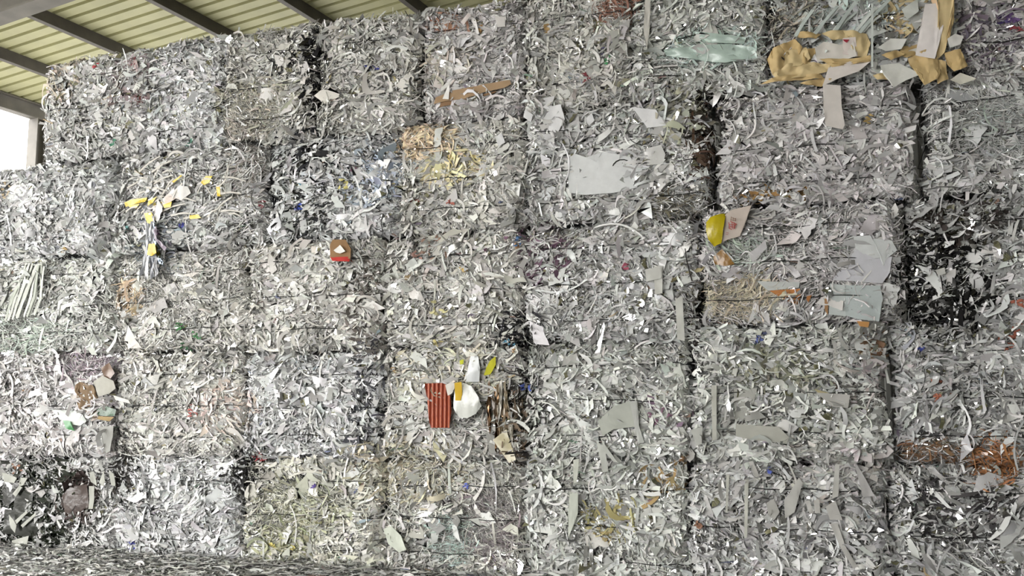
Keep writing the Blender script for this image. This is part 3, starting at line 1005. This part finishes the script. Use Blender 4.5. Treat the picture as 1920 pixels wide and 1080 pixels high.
printing('printed_characters', [
    [(1367, 418), (1369, 430)], [(1370, 416), (1382, 422)], [(1368, 422), (1380, 423)], [(1369, 426), (1379, 427)], [(1366, 428), (1373, 432)],
    [(1373, 417), (1374, 430)], [(1377, 418), (1378, 430)], [(1381, 420), (1376, 431)]], 'b04a48', .094, BG, .0055, bag)
printing('printed_characters', [
    [(1371, 409), (1381, 412)], [(1370, 413), (1381, 415)], [(1372, 407), (1371, 416)], [(1376, 409), (1375, 416)], [(1380, 410), (1379, 416)]], '8a6a58', .094, BG, .0045, bag)
printing('printed_characters', [[(1362, 437), (1367, 438)], [(1361, 440), (1366, 441)]], 'a05850', .094, BG, .004, bag)
# yellow tape pieces
B3 = bale_at(*wall_at(350, 380))
for pts in ([(233, 380), (246, 374), (262, 372), (276, 370), (272, 378), (255, 382), (236, 388)], [(240, 386), (262, 382), (256, 390), (244, 390)],
            [(278, 376), (294, 368), (286, 380), (276, 386)], [(305, 384), (322, 378), (320, 388), (308, 390)],
            [(355, 404), (372, 402), (377, 409), (356, 411)], [(376, 342), (386, 330), (398, 330), (392, 342), (382, 347)],
            [(322, 340), (340, 328), (341, 330), (325, 343)], [(405, 350), (412, 350), (413, 368), (407, 368)], [(270, 400), (284, 398), (290, 410), (286, 421), (276, 418)]):
    sheet('yellow_tape', pts, 'd9bc2e', m=M_GLOSS, out=.055, amp=.006, label='yellow tape piece', bale=B3)
sheet('paper_sheet', [(325, 358), (336, 348), (352, 350), (358, 362), (340, 376), (326, 370)], 'dddbd9', out=.05, bale=B3)
sheet('plastic_film', [(284, 390), (300, 378), (326, 352), (330, 372), (305, 388), (292, 400)], 'dccfc8', m=M_GLOSS, out=.045, bale=B3)
# long shreds around the tape
for i in range(36):
    x, y = random.uniform(235, 430), random.uniform(320, 415)
    l, a = random.uniform(18, 50), random.uniform(-.2, 1.1) if x < 380 else random.uniform(-1.5, 1.5)
    dx, dy_ = math.cos(a) * l, -math.sin(a) * l
    sheet('paper_strip', [(x, y), (x + dx / 2, y + dy_ / 2 - 3), (x + dx, y + dy_), (x + dx + 1.5, y + dy_ + 2), (x + dx / 2, y + dy_ / 2), (x + 1, y + 3)], 'd6d2cb', out=random.uniform(.035, .06), bale=B3, cuts=2)
# glossy hanging film with yellow piece
root = bpy.data.objects.new('plastic_film_bundle', None)
COL.objects.link(root)
s_c, z_c = wall_at(280, 465)
root.location = W(s_c, 0, z_c)
root.rotation_euler = (0, 0, PSI)
tag(root, 'shiny clear film bundle with yellow tape hanging down the face of the left bales', 'plastic film')
FB = dict(root=root, sc=s_c, zb=z_c, d=0.0, dy=0, yaw=0)
for i, (x0, x1, y0, y1, c) in enumerate(((274, 262, 400, 520, '8f9298'), (279, 272, 400, 526, 'c4c6ca'), (283, 282, 415, 524, '8a8d95'), (286, 291, 405, 520, 'a5a6ac'),
                                         (288, 300, 418, 500, '7a8490'), (290, 306, 425, 470, '9c90a0'))):
    sheet('film_strip', [(x0, y0), (x0 + 4, y0), (x0 + 5, (y0 + y1) / 2), (x1 + 6, y1 - 6), (x1, y1), (x0, (y0 + y1) / 2)], c, m=M_FOIL if i in (1, 4) else M_GLOSS, out=.05 + .006 * i, amp=.035, freq=12, cuts=7, bale=FB)
sheet('yellow_tape', [(279, 458), (290, 456), (292, 474), (284, 480), (276, 478)], 'd8b51c', m=M_GLOSS, out=.12, bale=FB)
# orange corrugated sheet with white plastic bag
BO = bale_at(*wall_at(820, 760))
sheet('corrugated_sheet', [(798, 719), (830, 718), (838, 722), (846, 745), (847, 772), (844, 802), (808, 802), (803, 770)], '8f3a20', m=M_PACK, out=.085, amp=.004, ridge=(.042, .008), cuts=22, label='orange corrugated sheet', bale=BO)
sheet('paper_scrap', [(836, 722), (848, 716), (856, 722), (848, 738), (840, 742)], 'cfcbc4', out=.1, bale=BO)
pbag = sheet('plastic_bag', [(856, 722), (872, 718), (888, 724), (902, 745), (906, 762), (896, 776), (880, 784), (864, 782), (855, 765)], 'd2d4cf', m=M_GLOSS, out=.05, amp=.012, bulge=.07, freq=14, label='white plastic bag', bale=BO)
sheet('yellow_label', [(853, 718), (866, 716), (867, 740), (864, 751), (854, 751)], 'c9a52c', out=.125, bale=BO, label='yellow label', parent=pbag)
sheet('plastic_panel', [(884, 668), (898, 668), (902, 690), (900, 716), (874, 716), (880, 690)], 'cdd0d2', m=M_GLOSS, out=.05, bulge=.02, bale=BO, label='white curved panel')
sheet('yellow_tape', [(920, 676), (930, 668), (930, 684), (920, 702), (908, 704), (912, 690)], 'b9b526', out=.06, bale=BO, label='yellow green scrap')
sheet('yellow_tape', [(862, 676), (870, 674), (870, 682), (864, 684)], 'b8bc30', out=.05, bale=BO)
for i in range(14):
    x = 914 + random.uniform(0, 48)
    ya, yb = 728 + random.uniform(-14, 60), 800 + random.uniform(-20, 52)
    lean = random.uniform(-8, 12)
    sheet('bronze_film', [(x, ya), (x + 4, ya - 3), (x + 7 + lean * .5, (ya + yb) / 2), (x + 3 + lean, yb), (x + lean, yb - 8), (x - 1 + lean * .4, (ya + yb) / 2)],
          ('7d6650', '94826a', '5a4836', 'a89c86', '8a7058', 'b9b4aa')[i % 6], m=M_FOIL if i % 4 == 0 else M_GLOSS, out=.03 + .012 * (i % 3), amp=.035, freq=12, cuts=6,
          label='bronze coloured film', bale=BO)
sheet('film_scrap', [(925, 825), (950, 805), (968, 862), (955, 868)], 'b2a98a', m=M_GLOSS, out=.06, bale=BO)
# brown, green and grey sheets at the second layer's left
BL = bale_at(*wall_at(100, 760))
sheet('brown_sheet', [(140, 724), (150, 716), (178, 724), (182, 750), (176, 762), (150, 768), (143, 750)], '7d6850', out=.05, amp=.04, freq=14, cuts=6, bale=BL, label='crumpled brown sheet')
sheet('brown_sheet', [(160, 768), (180, 764), (186, 784), (172, 790), (164, 780)], '8b7a6c', m=M_GLOSS, out=.04, bale=BL)
sheet('brown_sheet', [(190, 690), (206, 680), (216, 700), (206, 712), (194, 706)], '6d5443', m=M_GLOSS, out=.05, amp=.02, bale=BL)
sheet('paper_sheet', [(174, 716), (192, 704), (212, 714), (217, 728), (205, 738), (185, 744)], 'a9a79f', out=.065, bale=BL, label='grey paper sheet')
sheet('green_sheet', [(181, 765), (200, 762), (218, 768), (216, 780), (196, 780), (182, 778)], '1e4a28', m=M_GLOSS, out=.055, bale=BL, label='dark green sheet')
sheet('yellow_sheet', [(182, 780), (214, 782), (205, 790), (184, 786)], 'a08a62', out=.055, bale=BL)
sheet('green_sheet', [(118, 788), (132, 790), (134, 800), (140, 808), (124, 804)], '2c7a3c', m=M_GLOSS, out=.055, bale=BL, label='bright green scrap')
sheet('plastic_panel', [(96, 768), (140, 770), (156, 778), (162, 790), (150, 798), (134, 796), (112, 786)], 'bcc2be', m=M_GLOSS, out=.045, bale=BL)
sheet('paper_sheet', [(184, 800), (212, 798), (212, 812), (206, 846), (198, 850), (190, 812)], '9c9c98', out=.06, bale=BL, label='pointed grey sheet')
sheet('paper_strip', [(212, 741), (240, 750), (244, 757), (216, 750)], 'd2d0cc', out=.085, bale=BL)
# bottom left sheets
BD = bale_at(*wall_at(60, 960))
for pts, c in (([(0, 905), (30, 896), (32, 930), (10, 950), (0, 945)], '141612'), ([(5, 955), (45, 960), (75, 975), (60, 1010), (0, 1000)], '171a13'), ([(30, 905), (60, 915), (55, 960), (20, 960)], '161a12'),
               ([(112, 930), (125, 915), (160, 908), (162, 950), (150, 968), (118, 962)], '40332f'), ([(140, 965), (165, 960), (166, 985), (145, 980)], '382c28')):
    sheet('dark_sheet', pts, c, m=M_GLOSS, out=.035, amp=.02, bale=BD, label='dark plastic sheet')
for pts in ([(0, 886), (28, 896), (22, 906), (4, 904)], [(20, 926), (34, 908), (34, 896), (48, 896), (36, 916), (26, 932)], [(12, 966), (22, 975), (28, 985), (24, 1000), (16, 990)],
            [(22, 978), (46, 958), (48, 962), (26, 984)], [(34, 986), (62, 962), (64, 966), (38, 990)], [(18, 1014), (50, 1005), (46, 1022), (34, 1042), (20, 1030)], [(38, 1045), (66, 1026), (68, 1032), (44, 1052)],
            [(164, 886), (172, 884), (178, 912), (166, 904)], [(182, 905), (190, 882), (194, 905), (190, 912)], [(163, 912), (174, 912), (170, 955), (162, 955)], [(200, 880), (210, 890), (212, 912), (204, 910)]):
    sheet('paper_scrap', pts, 'a2a39c', out=.07, amp=.012, bale=BD)
# fan of pale strips
B2 = bale_at(*wall_at(60, 550))
for i in range(12):
    x = 48 + i * 2.4
    x += random.uniform(-5, 5)
    x2 = 8 + i * 4.6 + random.uniform(-7, 7)
    sheet('paper_strip', [(x, 492 + i * .6), (x + 3, 492 + i * .6), (x2 + 16, 560), (x2 + 3, 602 - i), (x2, 600 - i), (x2 + 12, 556)], ('c3c6bf', 'b2b7ae', 'd0d2cc')[i % 3], out=.05 + .006 * (i % 4), amp=.01, bale=B2)
# brown and red card
BC = bale_at(*wall_at(600, 560))
sheet('cardboard_piece', [(621, 460), (626, 450), (650, 450), (661, 468), (660, 486), (622, 484)], '8a6a48', out=.06, bale=BC, label='brown card piece')
sheet('cardboard_piece', [(622, 483), (659, 482), (657, 491), (626, 490)], 'b8322c', out=.065, bale=BC, label='red card edge')
sheet('paper_scrap', [(628, 470), (640, 460), (650, 472), (640, 476), (632, 474)], 'e4e2de', out=.09, bale=BC)
# assorted pale pieces of the lower right
for pts, c, o_ in (([(1075, 862), (1086, 860), (1082, 905), (1076, 905)], 'c2c4ba', .05), ([(1068, 925), (1084, 924), (1084, 962), (1074, 990), (1066, 1008), (1066, 965)], 'bcc0b6', .06),
                   ([(1118, 828), (1134, 838), (1140, 884), (1130, 886)], 'b8bab4', .06), ([(1130, 828), (1158, 868), (1150, 866), (1128, 842)], 'b4b6b0', .06),
                   ([(1120, 790), (1150, 762), (1180, 752), (1200, 772), (1190, 800), (1150, 805), (1130, 818)], 'a9aca4', .045), ([(1180, 752), (1194, 752), (1198, 800), (1208, 830), (1196, 832)], 'b2b4b0', .06),
                   ([(718, 992), (734, 986), (752, 1005), (762, 1030), (748, 1036), (728, 1020)], 'c9cec2', .06), ([(1376, 728), (1420, 728), (1410, 770), (1400, 788), (1378, 786)], 'a2a29c', .035),
                   ([(1380, 795), (1460, 800), (1480, 820), (1476, 832), (1420, 826), (1380, 818)], 'a6a69e', .035), ([(1530, 736), (1594, 740), (1590, 765), (1560, 762)], 'a8a6a2', .045),
                   ([(1296, 806), (1318, 800), (1316, 832), (1306, 836)], 'adaea9', .06), ([(1334, 722), (1344, 722), (1344, 824), (1336, 826)], 'b0b0a8', .055),
                   ([(1362, 890), (1368, 890), (1364, 960), (1361, 960)], 'b4b4ac', .055), ([(1396, 900), (1404, 898), (1401, 1008), (1396, 1008)], 'b4b4ac', .055),
                   ([(1510, 940), (1518, 938), (1526, 962), (1518, 964)], 'b2b0ac', .06), ([(1526, 938), (1536, 936), (1538, 962), (1528, 962)], 'b0aea9', .06), ([(1556, 982), (1570, 980), (1584, 1020), (1574, 1022)], 'aeaca8', .06),
                   ([(1572, 1020), (1584, 1022), (1608, 1062), (1600, 1066)], 'aeaca8', .06), ([(1548, 950), (1566, 938), (1580, 975), (1556, 974)], 'acaaa6', .05), ([(1600, 860), (1622, 896), (1640, 930), (1618, 932)], 'aba9a8', .05),
                   ([(1438, 942), (1452, 935), (1462, 960), (1452, 975), (1440, 965)], 'a4a39e', .05), ([(1490, 960), (1505, 905), (1498, 895), (1470, 940), (1472, 972)], 'a9a8a4', .05), ([(1566, 870), (1574, 870), (1572, 930), (1560, 935)], 'b1b0ab', .06),
                   ([(1404, 866), (1412, 864), (1424, 892), (1416, 896)], 'b0aeaa', .05), ([(1225, 500), (1242, 498), (1242, 550), (1228, 552)], 'bcbcb6', .045), ([(1266, 560), (1280, 556), (1284, 640), (1270, 636)], 'b8b8b2', .05),
                   ([(1126, 620), (1132, 604), (1134, 612), (1124, 660), (1116, 662)], 'e2e2e2', .07), ([(1210, 505), (1240, 500), (1240, 522), (1212, 528)], 'bfbfba', .05), ([(1755, 505), (1772, 500), (1774, 512), (1760, 516)], 'b8b8b4', .06),
                   ([(1095, 1022), (1103, 1024), (1100, 1078), (1094, 1078)], 'f0f0f0', .07), ([(1106, 1030), (1112, 1030), (1114, 1076), (1106, 1078)], 'f0f0f0', .07), ([(1366, 748), (1374, 766), (1378, 786), (1370, 786), (1362, 760)], 'e4e4e4', .07)):
    sheet('paper_sheet' if c < 'e' else 'foil_strip', pts, c, m=M_SCRAP if c < 'e' else M_FOIL, out=o_, amp=.01)
# pale green film sheets over the top layer
BGm = bale_at(*wall_at(1330, 90))
for pts in ([(1245, 96), (1300, 88), (1370, 84), (1418, 92), (1420, 110), (1360, 120), (1290, 112), (1250, 106)], [(1300, 60), (1350, 66), (1400, 72), (1395, 84), (1320, 82)]):
    sheet('plastic_film', pts, 'b4c6be', m=M_GLOSS, out=.03, amp=.03, freq=14, bale=BGm, label='pale green film')
sheet('plastic_strip', [(1211, 0), (1221, 0), (1219, 60), (1214, 92), (1208, 60)], 'cbc8c2', m=M_GLOSS, out=.05, bale=BGm)

# ------------------------------------------------------------------ loose litter on the floor before the stack
m = 15000
s = RNG.uniform(-10.2, 3.2, m)
y = -np.abs(RNG.normal(0, .75, m))
P = np.stack([s, y, np.maximum(.004, .12 * np.exp(y / .35) * RNG.random(m) + .006 + .03 * RNG.random(m))], 1)
Wm = np.stack([S_, B_, np.array([0, 0, 1.0])])
Pw = P @ Wm + B_ * DIST
Nn = np.tile(np.array([0, 0, 1.0]), (m, 1))
cols = palette(m, dict(white=.3, grey=.35, mid=.2, tint=(1, 1, .97), accent=.01), RNG)
V, F, C = ribbons(Pw, Nn, RNG.normal(-.3, .7, m), RNG.lognormal(math.log(.13), .4, m), RNG.uniform(.008, .03, m),
                  RNG.normal(0, .3, m), RNG.normal(0, .08, m), RNG.normal(0, .05, m), RNG.normal(0, .15, m), RNG.normal(0, .4, m), cols, K=4, crumple=.002)
V[:, 2] = np.maximum(V[:, 2], .002)
o = link('paper_litter', mesh_np('litter', V, F, C), M_PAPER)
tag(o, 'loose shredded paper strewn on the floor along the foot of the stack', 'shredded paper', kind='stuff')
